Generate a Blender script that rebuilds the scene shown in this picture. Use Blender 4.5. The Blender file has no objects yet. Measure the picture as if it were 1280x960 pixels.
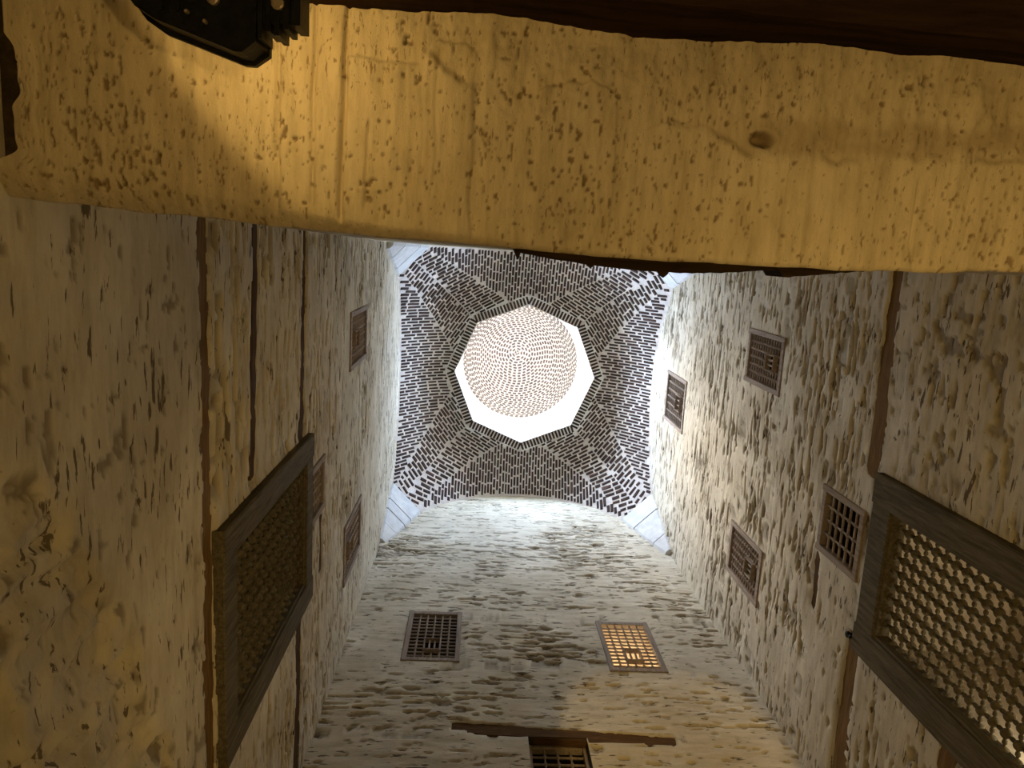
import bpy, math, random
import numpy as np
from mathutils import Matrix, Vector

random.seed(7)
rng = np.random.default_rng(7)
SC = bpy.context.scene
COL = SC.collection

# ------------------------------------------------------------------ camera, world, exposure
CZ = 1.6                                   # eye height above the floor
cam_d = bpy.data.cameras.new('camera')
cam_d.sensor_width = 36.0
cam_d.lens = 934.9 / 1280 * 36
cam_d.clip_start = 0.05
cam_d.clip_end = 200
cam = bpy.data.objects.new('camera', cam_d)
COL.objects.link(cam)
RX = (0.997593934, -0.056011897, -0.040853518)
RY = (0.047980047, 0.983159600, -0.176338074)
RZ = (0.050042559, 0.173953639, 0.983481507)
cam.matrix_world = Matrix(((RX[0], -RY[0], -RZ[0], 0), (RX[1], -RY[1], -RZ[1], 0), (RX[2], -RY[2], -RZ[2], CZ), (0, 0, 0, 1)))
SC.camera = cam

SKY_STRENGTH = 38.0
world = bpy.data.worlds.new('sky')
SC.world = world
world.use_nodes = True
wn = world.node_tree
wn.nodes.clear()
sky = wn.nodes.new('ShaderNodeTexSky')
sky.sky_type = 'NISHITA'
sky.sun_disc = False
sky.sun_elevation = math.radians(62)
sky.sun_rotation = math.radians(-102)
sky.dust_density = 1.2
sky.air_density = 1.0
bg = wn.nodes.new('ShaderNodeBackground')
bg.inputs['Strength'].default_value = SKY_STRENGTH
out = wn.nodes.new('ShaderNodeOutputWorld')
hs = wn.nodes.new('ShaderNodeHueSaturation')
hs.inputs['Saturation'].default_value = 0.85
wn.links.new(sky.outputs[0], hs.inputs['Color'])
wn.links.new(hs.outputs[0], bg.inputs[0])
wn.links.new(bg.outputs[0], out.inputs[0])

vs = SC.view_settings
vs.view_transform = 'Standard'
vs.look = 'None'
vs.gamma = 1.0
vs.use_curve_mapping = False
vs.exposure = 0.0
SC.cycles.max_bounces = 10
SC.cycles.diffuse_bounces = 8
SC.cycles.use_denoising = True

WARM = (1.0, 0.64, 0.195)

# ------------------------------------------------------------------ the shaft, measured from the eye
XL, XR, YN, YF = -1.236, 2.964, -0.02, 4.194          # left, right, near and far wall planes
XC, YC = 0.864, 2.09
Z_SPRING, Z_OCT, Z_DRUM, Z_APEX = 11.4 + CZ, 12.8 + CZ, 14.3 + CZ, 15.6 + CZ
Z_SOF = 2.0 + CZ                                       # underside of the lintel
R_OCT = 1.21

# ------------------------------------------------------------------ helpers
def vnoise(x, y, seed=0):
    xi = np.floor(x).astype(np.int64); yi = np.floor(y).astype(np.int64)
    fx = x - xi; fy = y - yi
    fx = fx * fx * (3 - 2 * fx); fy = fy * fy * (3 - 2 * fy)
    def h(a, b):
        n = (a * 374761393 + b * 668265263 + seed * 974634777) & 0xffffffff
        n = ((n ^ (n >> 13)) * 1274126177) & 0xffffffff
        n = n ^ (n >> 16)
        n = (n * 2246822519) & 0xffffffff
        n = n ^ (n >> 15)
        return n / 4294967295.0
    a = h(xi, yi); b = h(xi + 1, yi); c = h(xi, yi + 1); d = h(xi + 1, yi + 1)
    return (a * (1 - fx) + b * fx) * (1 - fy) + (c * (1 - fx) + d * fx) * fy

def fbm(x, y, seed=0, octv=4):
    s = 0; a = 0.5; t = 0
    for i in range(octv):
        s = s + a * vnoise(x * 2 ** i, y * 2 ** i, seed + i * 17); t += a; a *= 0.5
    return s / t

def sstep(a, b, x):
    t = np.clip((x - a) / (b - a), 0, 1)
    return t * t * (3 - 2 * t)

def link(o, parent=None):
    COL.objects.link(o)
    if parent is not None:
        o.parent = parent
    return o

def mesh_obj(name, verts, faces, mat, parent=None, smooth=False):
    me = bpy.data.meshes.new(name)
    me.from_pydata([tuple(v) for v in verts], [], [tuple(f) for f in faces])
    if mat: me.materials.append(mat)
    if smooth:
        me.polygons.foreach_set('use_smooth', [True] * len(me.polygons))
    me.update()
    return link(bpy.data.objects.new(name, me), parent)

def grid_obj(name, P, keep, mat, parent=None, attr=None, flip=False):
    """P: (nu,nv,3) points; keep: (nu-1,nv-1) bool"""
    nu, nv = P.shape[:2]
    idx = np.arange(nu * nv).reshape(nu, nv)
    q = np.stack([idx[:-1, :-1], idx[1:, :-1], idx[1:, 1:], idx[:-1, 1:]], -1)
    if flip: q = q[..., ::-1]
    q = q[keep]
    me = bpy.data.meshes.new(name)
    me.vertices.add(nu * nv)
    me.vertices.foreach_set('co', P.reshape(-1).astype(np.float32))
    me.loops.add(q.size)
    me.loops.foreach_set('vertex_index', q.reshape(-1).astype(np.int32))
    me.polygons.add(len(q))
    me.polygons.foreach_set('loop_start', (np.arange(len(q)) * 4).astype(np.int32))
    me.polygons.foreach_set('use_smooth', np.ones(len(q), bool))
    me.materials.append(mat)
    me.update(calc_edges=True)
    if attr is not None:
        for k, v in attr.items():
            a = me.attributes.new(k, 'FLOAT', 'POINT')
            a.data.foreach_set('value', v.reshape(-1).astype(np.float32))
    me.validate()
    return link(bpy.data.objects.new(name, me), parent)

class MB:
    def __init__(s): s.v = []; s.f = []
    def add(s, verts, faces):
        b = len(s.v); s.v += [tuple(v) for v in verts]; s.f += [tuple(i + b for i in f) for f in faces]
    def box(s, x0, x1, y0, y1, z0, z1):
        s.add([(x0, y0, z0), (x1, y0, z0), (x1, y1, z0), (x0, y1, z0), (x0, y0, z1), (x1, y0, z1), (x1, y1, z1), (x0, y1, z1)],
              [(0, 3, 2, 1), (4, 5, 6, 7), (0, 1, 5, 4), (1, 2, 6, 5), (2, 3, 7, 6), (3, 0, 4, 7)])
    def bbox(s, x0, x1, y0, y1, z0, z1, b=0.005):
        """box with bevelled edges along its longest axis"""
        L = [x1 - x0, y1 - y0, z1 - z0]; ax = L.index(max(L))
        r = [(x0, x1), (y0, y1), (z0, z1)]
        a, c = [i for i in range(3) if i != ax]
        (a0, a1), (c0, c1) = r[a], r[c]
        b = min(b, (a1 - a0) / 3, (c1 - c0) / 3)
        prof = [(a0 + b, c0), (a1 - b, c0), (a1, c0 + b), (a1, c1 - b), (a1 - b, c1), (a0 + b, c1), (a0, c1 - b), (a0, c0 + b)]
        vs_ = []
        for e in r[ax]:
            for p in prof:
                q = [0, 0, 0]; q[ax] = e; q[a] = p[0]; q[c] = p[1]; vs_.append(q)
        n = 8
        fs = [(i, (i + 1) % n, n + (i + 1) % n, n + i) for i in range(n)] + [tuple(range(n))[::-1], tuple(range(n, 2 * n))]
        if ax == 1: fs = [f[::-1] for f in fs]
        s.add(vs_, fs)
    def lathe(s, axis, c, prof, n=8):
        """prof: list of (t, r) along axis ('x' or 'z') through point c"""
        vs_ = []
        for t, r in prof:
            for k in range(n):
                a = 2 * math.pi * (k + .5) / n
                if axis == 'z': vs_.append((c[0] + r * math.cos(a), c[1] + r * math.sin(a), c[2] + t))
                else: vs_.append((c[0] + t, c[1] + r * math.cos(a), c[2] + r * math.sin(a)))
        fs = []
        for j in range(len(prof) - 1):
            for k in range(n):
                fs.append((j * n + k, j * n + (k + 1) % n, (j + 1) * n + (k + 1) % n, (j + 1) * n + k))
        fs.append(tuple(range(n))[::-1]); fs.append(tuple(range((len(prof) - 1) * n, len(prof) * n)))
        s.add(vs_, fs)
    def build(s, name, mat, parent=None, smooth=False):
        return mesh_obj(name, s.v, s.f, mat, parent, smooth)

def tag(o, label=None, cat=None, group=None, kind=None):
    if label: o['label'] = label
    if cat: o['category'] = cat
    if group: o['group'] = group
    if kind: o['kind'] = kind
    return o

# ------------------------------------------------------------------ materials
class NT:
    def __init__(s, name):
        s.m = bpy.data.materials.new(name); s.m.use_nodes = True
        s.t = s.m.node_tree; s.b = s.t.nodes['Principled BSDF']
        s.b.inputs['Specular IOR Level'].default_value = 0.2
    def n(s, ty, **kw):
        nd = s.t.nodes.new(ty)
        for k, v in kw.items():
            if k in nd.inputs: nd.inputs[k].default_value = v
            else: setattr(nd, k, v)
        return nd
    def l(s, a, b): s.t.links.new(a, b)
    def coords(s, scale):
        tc = s.n('ShaderNodeTexCoord'); mp = s.n('ShaderNodeMapping')
        mp.inputs['Scale'].default_value = scale
        s.l(tc.outputs['Object'], mp.inputs['Vector']); return mp.outputs[0]
    def noise(s, vec, scale, detail=4, rough=.55, dist=0):
        nd = s.n('ShaderNodeTexNoise'); nd.inputs['Scale'].default_value = scale; nd.inputs['Detail'].default_value = detail
        nd.inputs['Roughness'].default_value = rough; nd.inputs['Distortion'].default_value = dist
        s.l(vec, nd.inputs['Vector']); return nd.outputs['Fac']
    def ramp(s, fac, stops):
        r = s.n('ShaderNodeValToRGB'); el = r.color_ramp.elements
        while len(el) < len(stops): el.new(0.5)
        for e, (p, c) in zip(el, stops):
            e.position = p; e.color = (*c, 1) if len(c) == 3 else c
        s.l(fac, r.inputs[0]); return r.outputs[0]
    def mix(s, fac, a, b, mode='MIX'):
        m = s.n('ShaderNodeMix', data_type='RGBA', blend_type=mode)
        if isinstance(fac, (int, float)): m.inputs[0].default_value = fac
        else: s.l(fac, m.inputs[0])
        for v, i in ((a, 6), (b, 7)):
            if isinstance(v, tuple): m.inputs[i].default_value = (*v, 1)
            else: s.l(v, m.inputs[i])
        return m.outputs[2]
    def math(s, op, a, b=0.0, clamp=False):
        m = s.n('ShaderNodeMath', operation=op); m.use_clamp = clamp
        for v, i in ((a, 0), (b, 1)):
            if isinstance(v, (int, float)): m.inputs[i].default_value = v
            else: s.l(v, m.inputs[i])
        return m.outputs[0]
    def bump(s, h, strength, dist, prev=None):
        b = s.n('ShaderNodeBump'); b.inputs['Strength'].default_value = strength; b.inputs['Distance'].default_value = dist
        s.l(h, b.inputs['Height'])
        if prev: s.l(prev, b.inputs['Normal'])
        return b.outputs[0]

def plaster(name, stretch, light, dark, pit_col, fine=1.0, pits=1.0, use_attr=True, thr0=.612, pscale=1.0):
    """old lime plaster; stretch = coordinate scale, small along the direction of the streaks"""
    N = NT(name)
    v = N.coords(stretch); iso = N.coords((1, 1, 1))
    big = N.noise(iso, 1.6, 6, .65)
    col = N.mix(N.ramp(big, [(.35, (0, 0, 0)), (.68, (1, 1, 1))]), dark, light)
    st = N.noise(v, 11.0 * fine, 8, .7)
    col = N.mix(.6, col, N.ramp(st, [(.32, (.60, .57, .52)), (.58, (1, 1, 1))]), 'MULTIPLY')
    fn = N.noise(v, 34.0 * fine * pscale, 4, .55, .2)
    dens = N.noise(iso, 2.6, 4, .6)
    thr = N.math('ADD', fn, N.math('MULTIPLY', N.math('SUBTRACT', dens, .5), .30))
    pit = N.ramp(thr, [(thr0, (0, 0, 0)), (thr0 + .045, (1, 1, 1))])
    pitf = N.math('MULTIPLY', pit, .85 * pits)
    col = N.mix(pitf, col, pit_col)  # pits darkened in colour, standing in for shade inside the holes
    if use_attr:
        a = N.n('ShaderNodeAttribute', attribute_name='stain_pit_shade')
        col = N.mix(a.outputs['Fac'], col, pit_col)
    N.l(col, N.b.inputs['Base Color'])
    N.b.inputs['Roughness'].default_value = 1.0
    N.b.inputs['Specular IOR Level'].default_value = 0.0
    grain = N.noise(iso, 90 * fine, 3, .6)
    b1 = N.bump(pit, .45, -.004, None)
    b2 = N.bump(st, .4, .008, b1)
    b3 = N.bump(grain, .35, .004, b2)
    N.l(b3, N.b.inputs['Normal'])
    return N.m

def wood(name, c1, c2, axis=2, rough=.92, scale=1.0):
    N = NT(name)
    sc = [14 * scale] * 3; sc[axis] = 1.2 * scale
    v = N.coords(tuple(sc))
    g = N.noise(v, 3.0, 6, .65, .6)
    col = N.ramp(g, [(.3, c1), (.7, c2)])
    N.l(col, N.b.inputs['Base Color'])
    N.b.inputs['Roughness'].default_value = rough
    N.b.inputs['Specular IOR Level'].default_value = 0.03
    N.l(N.bump(g, .5, .006), N.b.inputs['Normal'])
    return N.m

def plain(name, c, rough=.7, metal=0, var=.25, scale=12, bump=.2):
    N = NT(name)
    v = N.coords((1, 1, 1))
    g = N.noise(v, scale, 5, .6)
    lo = tuple(x * (1 - var) for x in c); hi = tuple(min(1, x * (1 + var)) for x in c)
    N.l(N.ramp(g, [(.3, lo), (.7, hi)]), N.b.inputs['Base Color'])
    N.b.inputs['Roughness'].default_value = rough; N.b.inputs['Metallic'].default_value = metal
    if bump: N.l(N.bump(g, bump, .01), N.b.inputs['Normal'])
    return N.m

def emit(name, c, s):
    N = NT(name)
    N.b.inputs['Base Color'].default_value = (*c, 1)
    N.b.inputs['Emission Color'].default_value = (*c, 1); N.b.inputs['Emission Strength'].default_value = s
    return N.m

LIGHT, DARK, PIT = (.66, .61, .48), (.51, .455, .34), (.09, .065, .04)
M_side = plaster('old_plaster_side', (1, .20, 1), LIGHT, DARK, PIT)
M_far = plaster('old_plaster_far', (.20, 1, 1), LIGHT, DARK, PIT)
M_sof = plaster('old_plaster_lintel', (1.0, .22, 1), (.58, .50, .36), (.49, .42, .29), (.18, .12, .06), fine=2.6, pits=.8, thr0=.655, pscale=1.7)
M_plain = plaster('old_plaster_room', (1, 1, 1), LIGHT, DARK, PIT, use_attr=False)
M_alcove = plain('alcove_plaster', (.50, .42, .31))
M_drum = plain('drum_whitewash', (.80, .78, .74), var=.06)
M_mortar = plain('pale_mortar', (.64, .58, .52), .95, var=.16, scale=9, bump=.5)
M_dmortar = plain('dome_mortar', (.74, .69, .62), .95, var=.1)
M_stone = plain('corner_limestone', (.55, .54, .50), .9, var=.14, scale=7, bump=.6)
M_floor = plain('floor_limestone', (.42, .36, .27), .8)
M_timb = wood('embedded_timber', (.11, .065, .026), (.23, .14, .058), axis=1)
M_timbx = wood('embedded_timber_across', (.06, .034, .016), (.14, .08, .035), axis=0)
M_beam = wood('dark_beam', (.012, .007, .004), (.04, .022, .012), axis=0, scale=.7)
M_lat = wood('weathered_lattice_wood', (.20, .16, .125), (.36, .30, .245), axis=2)
M_big = wood('dark_screen_wood', (.06, .051, .033), (.17, .145, .095), axis=2)
M_gap_core = plain('gap_shade_core', (.045, .030, .016), .95, var=.5, scale=30, bump=.8)  # dark colour keeps the gap beside the lintel looking shaded
M_edge = wood('dark_edge_timber', (.010, .007, .004), (.035, .022, .012), axis=0)  # near-black tone for the edge timber
M_timbd = wood('dark_embedded_timber', (.045, .026, .012), (.12, .07, .03), axis=1)
M_dark = plain('painted_dark_room', (.05, .04, .03), .95)  # alcove surfaces coloured dark to stand in for unlit depth
M_black = plain('black_cast_metal', (.012, .012, .011), .45, .6, var=.5, scale=40)
M_bolt = plain('worn_steel', (.35, .28, .2), .5, .7)
def brick_mat():
    N = NT('dark_fired_brick')
    oi = N.n('ShaderNodeObjectInfo'); v = N.coords((1, 1, 1))
    g = N.noise(v, 11, 4, .6)
    col = N.ramp(g, [(.3, (.030, .018, .014)), (.7, (.085, .048, .036))])
    k = N.math('ADD', N.math('MULTIPLY', oi.outputs['Random'], .7), .65)
    cc = N.n('ShaderNodeCombineColor')
    for i in range(3): N.l(k, cc.inputs[i])
    N.l(N.mix(1.0, col, cc.outputs[0], 'MULTIPLY'), N.b.inputs['Base Color'])
    N.b.inputs['Roughness'].default_value = .95
    return N.m
M_brick = brick_mat()
M_dbrick = plain('dome_brick', (.095, .062, .047), .9, var=.4, scale=6)

# ------------------------------------------------------------------ openings and embedded timbers, on each wall: (u0, u1, z0, z1)
# left and right walls: u = y ; far wall: u = x ; heights measured from the eye
OPEN = {
    'L': {'bigL': (1.44, 2.74, 3.56, 5.53), 'L1': (.67, 1.25, 7.33, 8.38), 'L2': (2.82, 3.45, 7.19, 8.23), 'L3': (1.76, 2.22, 5.56, 6.14)},
    'R': {'bigR': (1.42, 2.77, 3.06, 5.04), 'R1': (1.65, 2.40, 10.18, 11.22), 'R2': (.67, 1.24, 7.03, 7.98), 'R3': (1.76, 2.32, 5.22, 5.88), 'R4': (2.82, 3.41, 6.97, 7.88)},
    'F': {'F1': (-.62, -.02, 7.11, 8.15), 'F2': (1.54, 2.14, 7.02, 8.04), 'F3': (.62, 1.14, 5.05, 5.93)},
}
# timbers: (u0, u1, z at u0, z at u1, height of the groove, seed)
TIMB = {
    'L': [(-.6, 4.25, 3.45, 3.44, .115, 1), (-.3, 1.36, 4.27, 4.18, .075, 2), (-.3, 4.25, 5.39, 5.28, .14, 3), (2.28, 2.78, 6.09, 6.08, .06, 4)],
    'R': [(-.5, 1.5, 5.27, 5.22, .14, 5), (2.70, 4.25, 5.15, 5.08, .15, 6), (2.55, 4.25, 3.96, 3.97, .12, 7), (2.36, 2.85, 5.86, 5.83, .07, 8)],
    'F': [(-.06, 1.96, 6.06, 5.90, .12, 9)],
}

def wall_relief(u, z, wall):
    """inward (+) / recessed (-) relief in metres and a stain factor 0..1, with shade painted into the pits"""
    sd = {'L': 100, 'R': 200, 'F': 300}[wall]
    zr = z - CZ
    d = (fbm(u * .9, zr * .9, sd, 3) - .5) * .05
    d += (fbm(u * 3.0, zr * 11.0, sd + 5, 4) - .5) * .015            # courses of rubble under the plaster
    n1 = fbm(u * 6.5, zr * 29, sd + 9, 3)
    dn = fbm(u * 1.1, zr * 1.1, sd + 13, 3)
    pit = sstep(.66, .72, n1 + (dn - .5) * .45)
    n2 = fbm(u * 4.2, zr * 24, sd + 21, 3)
    pit2 = sstep(.70, .75, n2 + (dn - .5) * .30)
    stain_pit_shade = .45 * pit + .45 * pit2  # relief mask darkens the pits: hole shade put into the colour
    d -= .022 * pit + .026 * pit2
    low = 1 - sstep(3.25, 3.5, zr)
    if wall == 'L':
        # below the lowest timber the plaster is smooth, with a broken rough patch
        d_s = (fbm(u * 1.5, zr * 1.5, sd + 31, 4) - .5) * .03
        p3 = sstep(.66, .74, fbm(u * 14, zr * 20, sd + 33, 3) + (fbm(u * 2, zr * 2, sd + 35, 2) - .5) * .3)
        edge = np.interp(u, [.3, .62, .74, 1.09, 1.63, 2.23, 3.0], [1.7, 1.95, 2.17, 2.42, 2.67, 2.93, 3.1]) + (fbm(u * 6, zr * 6, sd + 37, 3) - .5) * .25
        rough = sstep(-.03, .05, edge - zr)
        deep = sstep(-.02, .04, edge - .48 - .25 * (u - .9) - zr)
        d_s -= .007 * p3
        d_s -= rough * (.03 + .11 * (fbm(u * 17, zr * 5, sd + 39, 4) - .5)) + deep * .035
        d = d * (1 - low) + d_s * low
        stain_pit_shade = stain_pit_shade * (1 - low) + low * (.55 * p3 + .10 * rough * fbm(u * 9, zr * 5, sd + 41, 3) + .22 * deep)
    if wall == 'R':
        # coarse block courses on the part next to the lintel
        m = sstep(.0, .3, 1.5 - u) * sstep(-.3, .0, 5.25 - zr)
        d = d + m * (.018 * pit + .022 * pit2)
        stain_pit_shade = stain_pit_shade * (1 - .6 * m)
        blk = sstep(.655, .69, fbm(u * 13, zr * 17, sd + 51, 3) + .03)
        d -= m * blk * .014
        stain_pit_shade = stain_pit_shade + m * blk * .45
    for (u0, u1, za, zb, w, s) in TIMB[wall]:
        zc = za + (zb - za) * (u - u0) / (u1 - u0) + (vnoise(u * 2.5, u * 0 + s, s) - .5) * .02
        hw = w / 2 * (.75 + .65 * (fbm(u * 7, u * 0 + 3.3, s + 60, 3) - .25))
        hw = hw * sstep(u0 - .01, u0 + .06, u) * (1 - sstep(u1 - .06, u1 + .01, u))
        e = (fbm(u * 22, zr * 22, s + 70, 2) - .5) * .02
        g = sstep(.012, -.004, np.abs(zr - zc) + e - hw) * (hw > .008)
        d = d * (1 - g) - .055 * g
        stain_pit_shade = stain_pit_shade * (1 - g) + .35 * g
    return d, np.clip(stain_pit_shade, 0, .95)

def lines(a, b, step, brk, fine=None):
    g = [a]
    while g[-1] < b:
        st = step
        if fine and fine[0] <= g[-1] < fine[1]: st = fine[2]
        g.append(g[-1] + st)
    g = np.array(g); g[-1] = b
    for x in brk:
        if a < x < b: g = g[np.abs(g - x) > step * .45]
    return np.unique(np.concatenate([g, [x for x in brk if a < x < b], [a, b]]))

def make_wall(wall, name, label, mat, u_rng, z_rng, uf, zf):
    ops = OPEN[wall]
    ub = sorted({x for o in ops.values() for x in o[:2]}); zb = sorted({x + CZ for o in ops.values() for x in o[2:]})
    U = lines(*u_rng, uf[2], ub, None) if uf[0] is None else lines(*u_rng, .1, ub, uf)
    Z = lines(*z_rng, .12, zb, zf)
    uu, zz = np.meshgrid(U, Z, indexing='ij')
    d, stain_pit_shade = wall_relief(uu, zz, wall)
    keep = np.ones((len(U) - 1, len(Z) - 1), bool)
    cu = (U[:-1] + U[1:]) / 2; cz = (Z[:-1] + Z[1:]) / 2
    for (a, b, c, e) in ops.values():
        c += CZ; e += CZ
        keep &= ~(((cu > a) & (cu < b))[:, None] & ((cz > c) & (cz < e))[None, :])
        dist = np.maximum(np.maximum(a - uu, uu - b), np.maximum(c - zz, zz - e))
        f = sstep(.0, .07, dist)
        d = d * f; stain_pit_shade = stain_pit_shade * (.4 + .6 * f)
    if wall == 'L': P = np.stack([XL + d, uu, zz], -1)
    elif wall == 'R': P = np.stack([XR - d, uu, zz], -1)
    else: P = np.stack([uu, YF - d, zz], -1)
    o = grid_obj(name, P, keep, mat, None, {'stain_pit_shade': stain_pit_shade}, flip=(wall == 'R'))
    tag(o, label, 'wall', kind='structure')
    return o

wall_left = make_wall('L', 'wall_left', 'left plaster wall with long embedded timber courses and latticed windows', M_side,
                      (-3.6, 4.30), (0, 13.9 + CZ), (-.15, 4.30, .016), (1.75 + CZ, 12.7 + CZ, .016))
wall_right = make_wall('R', 'wall_right', 'right pitted plaster wall with five latticed windows', M_side,
                       (-3.6, 4.30), (0, 13.9 + CZ), (-.15, 4.30, .016), (3.0 + CZ, 12.7 + CZ, .016))
wall_far = make_wall('F', 'wall_far', 'far rubble and plaster wall lit white below the brick vault', M_far,
                     (XL - .13, XR + .13), (0, 13.9 + CZ), (XL - .13, XR + .15, .016), (4.9 + CZ, 12.9 + CZ, .016))

# embedded timbers: one worn plank in each groove
for wall, par in (('L', wall_left), ('R', wall_right), ('F', wall_far)):
    for (u0, u1, za, zb, w, s) in TIMB[wall]:
        n = max(4, int((u1 - u0) / .08))
        vsx, fs = [], []
        for i in range(n + 1):
            t = i / n; u = u0 + (u1 - u0) * t; zc = za + (zb - za) * t + CZ
            j = [(random.random() - .5) * .008 for _ in range(4)]
            hw = w * .60
            for k, (dz, dn) in enumerate(((-hw, -.075), (hw, -.075), (hw, -.009 + j[2]), (-hw, -.009 + j[3]))):
                if wall == 'L': vsx.append((XL + dn, u, zc + dz))
                elif wall == 'R': vsx.append((XR - dn, u, zc + dz))
                else: vsx.append((u, YF - dn, zc + dz))
        for i in range(n):
            for k in range(4):
                fs.append((i * 4 + k, i * 4 + (k + 1) % 4, i * 4 + 4 + (k + 1) % 4, i * 4 + 4 + k))
        fs += [(0, 1, 2, 3), (n * 4 + 3, n * 4 + 2, n * 4 + 1, n * 4)]
        mesh_obj('timber_course', vsx, fs, M_timbx if wall == 'F' else (M_timbd if s in (2, 3, 4, 8) else M_timb), par)

# ------------------------------------------------------------------ windows
def frame_of(wall):
    if wall == 'L': return Vector((0, 1, 0)), Vector((-1, 0, 0))
    if wall == 'R': return Vector((0, -1, 0)), Vector((1, 0, 0))
    return Vector((1, 0, 0)), Vector((0, 1, 0))

def win_root(wall, key, idx, label):
    a, b, c, e = OPEN[wall][key]
    U, Y = frame_of(wall)
    m = (a + b) / 2
    loc = Vector({'L': (XL, m, c + CZ), 'R': (XR, m, c + CZ), 'F': (m, YF, c + CZ)}[wall])
    o = bpy.data.objects.new('window_%d' % idx, None)
    o.matrix_world = Matrix(((U.x, Y.x, 0, loc.x), (U.y, Y.y, 0, loc.y), (U.z, Y.z, 1, loc.z), (0, 0, 0, 1)))
    link(o)
    tag(o, label, 'window', kind='structure')
    return o, b - a, e - c

def alcove(root, w, h, depth, mat, gap=.0):
    m = MB(); x0, x1 = -w / 2 - gap, w / 2 + gap
    v = [(x0, 0, 0), (x1, 0, 0), (x1, 0, h), (x0, 0, h), (x0, depth, 0), (x1, depth, 0), (x1, depth, h), (x0, depth, h)]
    m.add(v, [(0, 1, 5, 4), (1, 2, 6, 5), (2, 3, 7, 6), (3, 0, 4, 7), (4, 5, 6, 7)])
    return m.build('reveal', mat, root)

def small_window(wall, key, idx, label, cols, rows, hatch=True, depth=.4, fw=.045, sink=.0, mat=None, lit=False):
    mat = mat or M_lat
    root, w, h = win_root(wall, key, idx, label)
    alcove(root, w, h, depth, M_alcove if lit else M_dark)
    y0, y1 = -.018 + sink, .05 + sink
    for sx in (-1, 1):
        m = MB(); x = sx * (w / 2 - fw / 2); m.bbox(x - fw / 2 - .004, x + fw / 2 + .004, y0, y1, -.012, h + .012); m.build('stile', mat, root)
    for z in (0, h - fw):
        m = MB(); m.bbox(-w / 2 + fw, w / 2 - fw, y0 + .004, y1, z - .008, z + fw + .008); m.build('rail', mat, root)
    ix0, ix1, iz0, iz1 = -w / 2 + fw, w / 2 - fw, fw, h - fw
    px, pz = (ix1 - ix0) / cols, (iz1 - iz0) / rows
    yc = .012 + sink
    hx0 = hx1 = hz0 = hz1 = None
    if hatch:
        c0 = (cols - 2) // 2
        hx0, hx1 = ix0 + c0 * px, ix0 + (c0 + 2) * px
        hz0, hz1 = iz0 + 2 * pz, iz0 + 5 * pz
    rv, rh = min(.011, px * .14), min(.0105, pz * .17)
    for i in range(1, cols):
        x = ix0 + i * px
        segs = [(iz0, iz1)]
        if hatch and hx0 + 1e-4 < x < hx1 - 1e-4: segs = [(iz0, hz0), (hz1, iz1)]
        m = MB()
        for a, b in segs:
            prof = [(a, rv * .8)]
            for j in range(1, rows):
                z = iz0 + j * pz
                if a + .01 < z < b - .01:
                    prof += [(z - pz * .32, rv * .75), (z - pz * .12, rv * 1.5), (z + pz * .12, rv * 1.5), (z + pz * .32, rv * .75)]
            prof.append((b, rv * .8))
            m.lathe('z', (x, yc, 0), prof, 6)
        m.build('upright_rod', mat, root)
    for j in range(1, rows):
        z = iz0 + j * pz
        segs = [(ix0, ix1)]
        if hatch and hz0 + 1e-4 < z < hz1 - 1e-4: segs = [(ix0, hx0), (hx1, ix1)]
        m = MB()
        for a, b in segs:
            m.lathe('x', (0, yc + .004, z), [(a, rh), (b, rh)], 6)
        m.build('cross_rod', mat, root)
    if hatch:
        hf = bpy.data.objects.new('hatch', None); link(hf, root)
        t = .014
        for (a, b, c, d) in ((hx0 - t / 2, hx0 + t / 2, hz0 - t, hz1 + t), (hx1 - t / 2, hx1 + t / 2, hz0 - t, hz1 + t)):
            m = MB(); m.bbox(a, b, -.03 + sink, .03 + sink, c, d); m.build('hatch_stile', mat, hf)
        for z in (hz0, hz1):
            m = MB(); m.bbox(hx0, hx1, -.034 + sink, .028 + sink, z - t / 2, z + t / 2); m.build('hatch_rail', mat, hf)
        for k in (-1, 1):
            m = MB(); xm = (hx0 + hx1) / 2 + k * px * .33
            za, zb = hz0, hz1
            m.lathe('z', (xm, -.002 + sink, 0), [(za, .006), (za + (zb - za) * .4, .012), (za + (zb - za) * .6, .012), (zb, .006)], 6)
            m.build('hatch_spindle', mat, hf)
    return root

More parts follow.
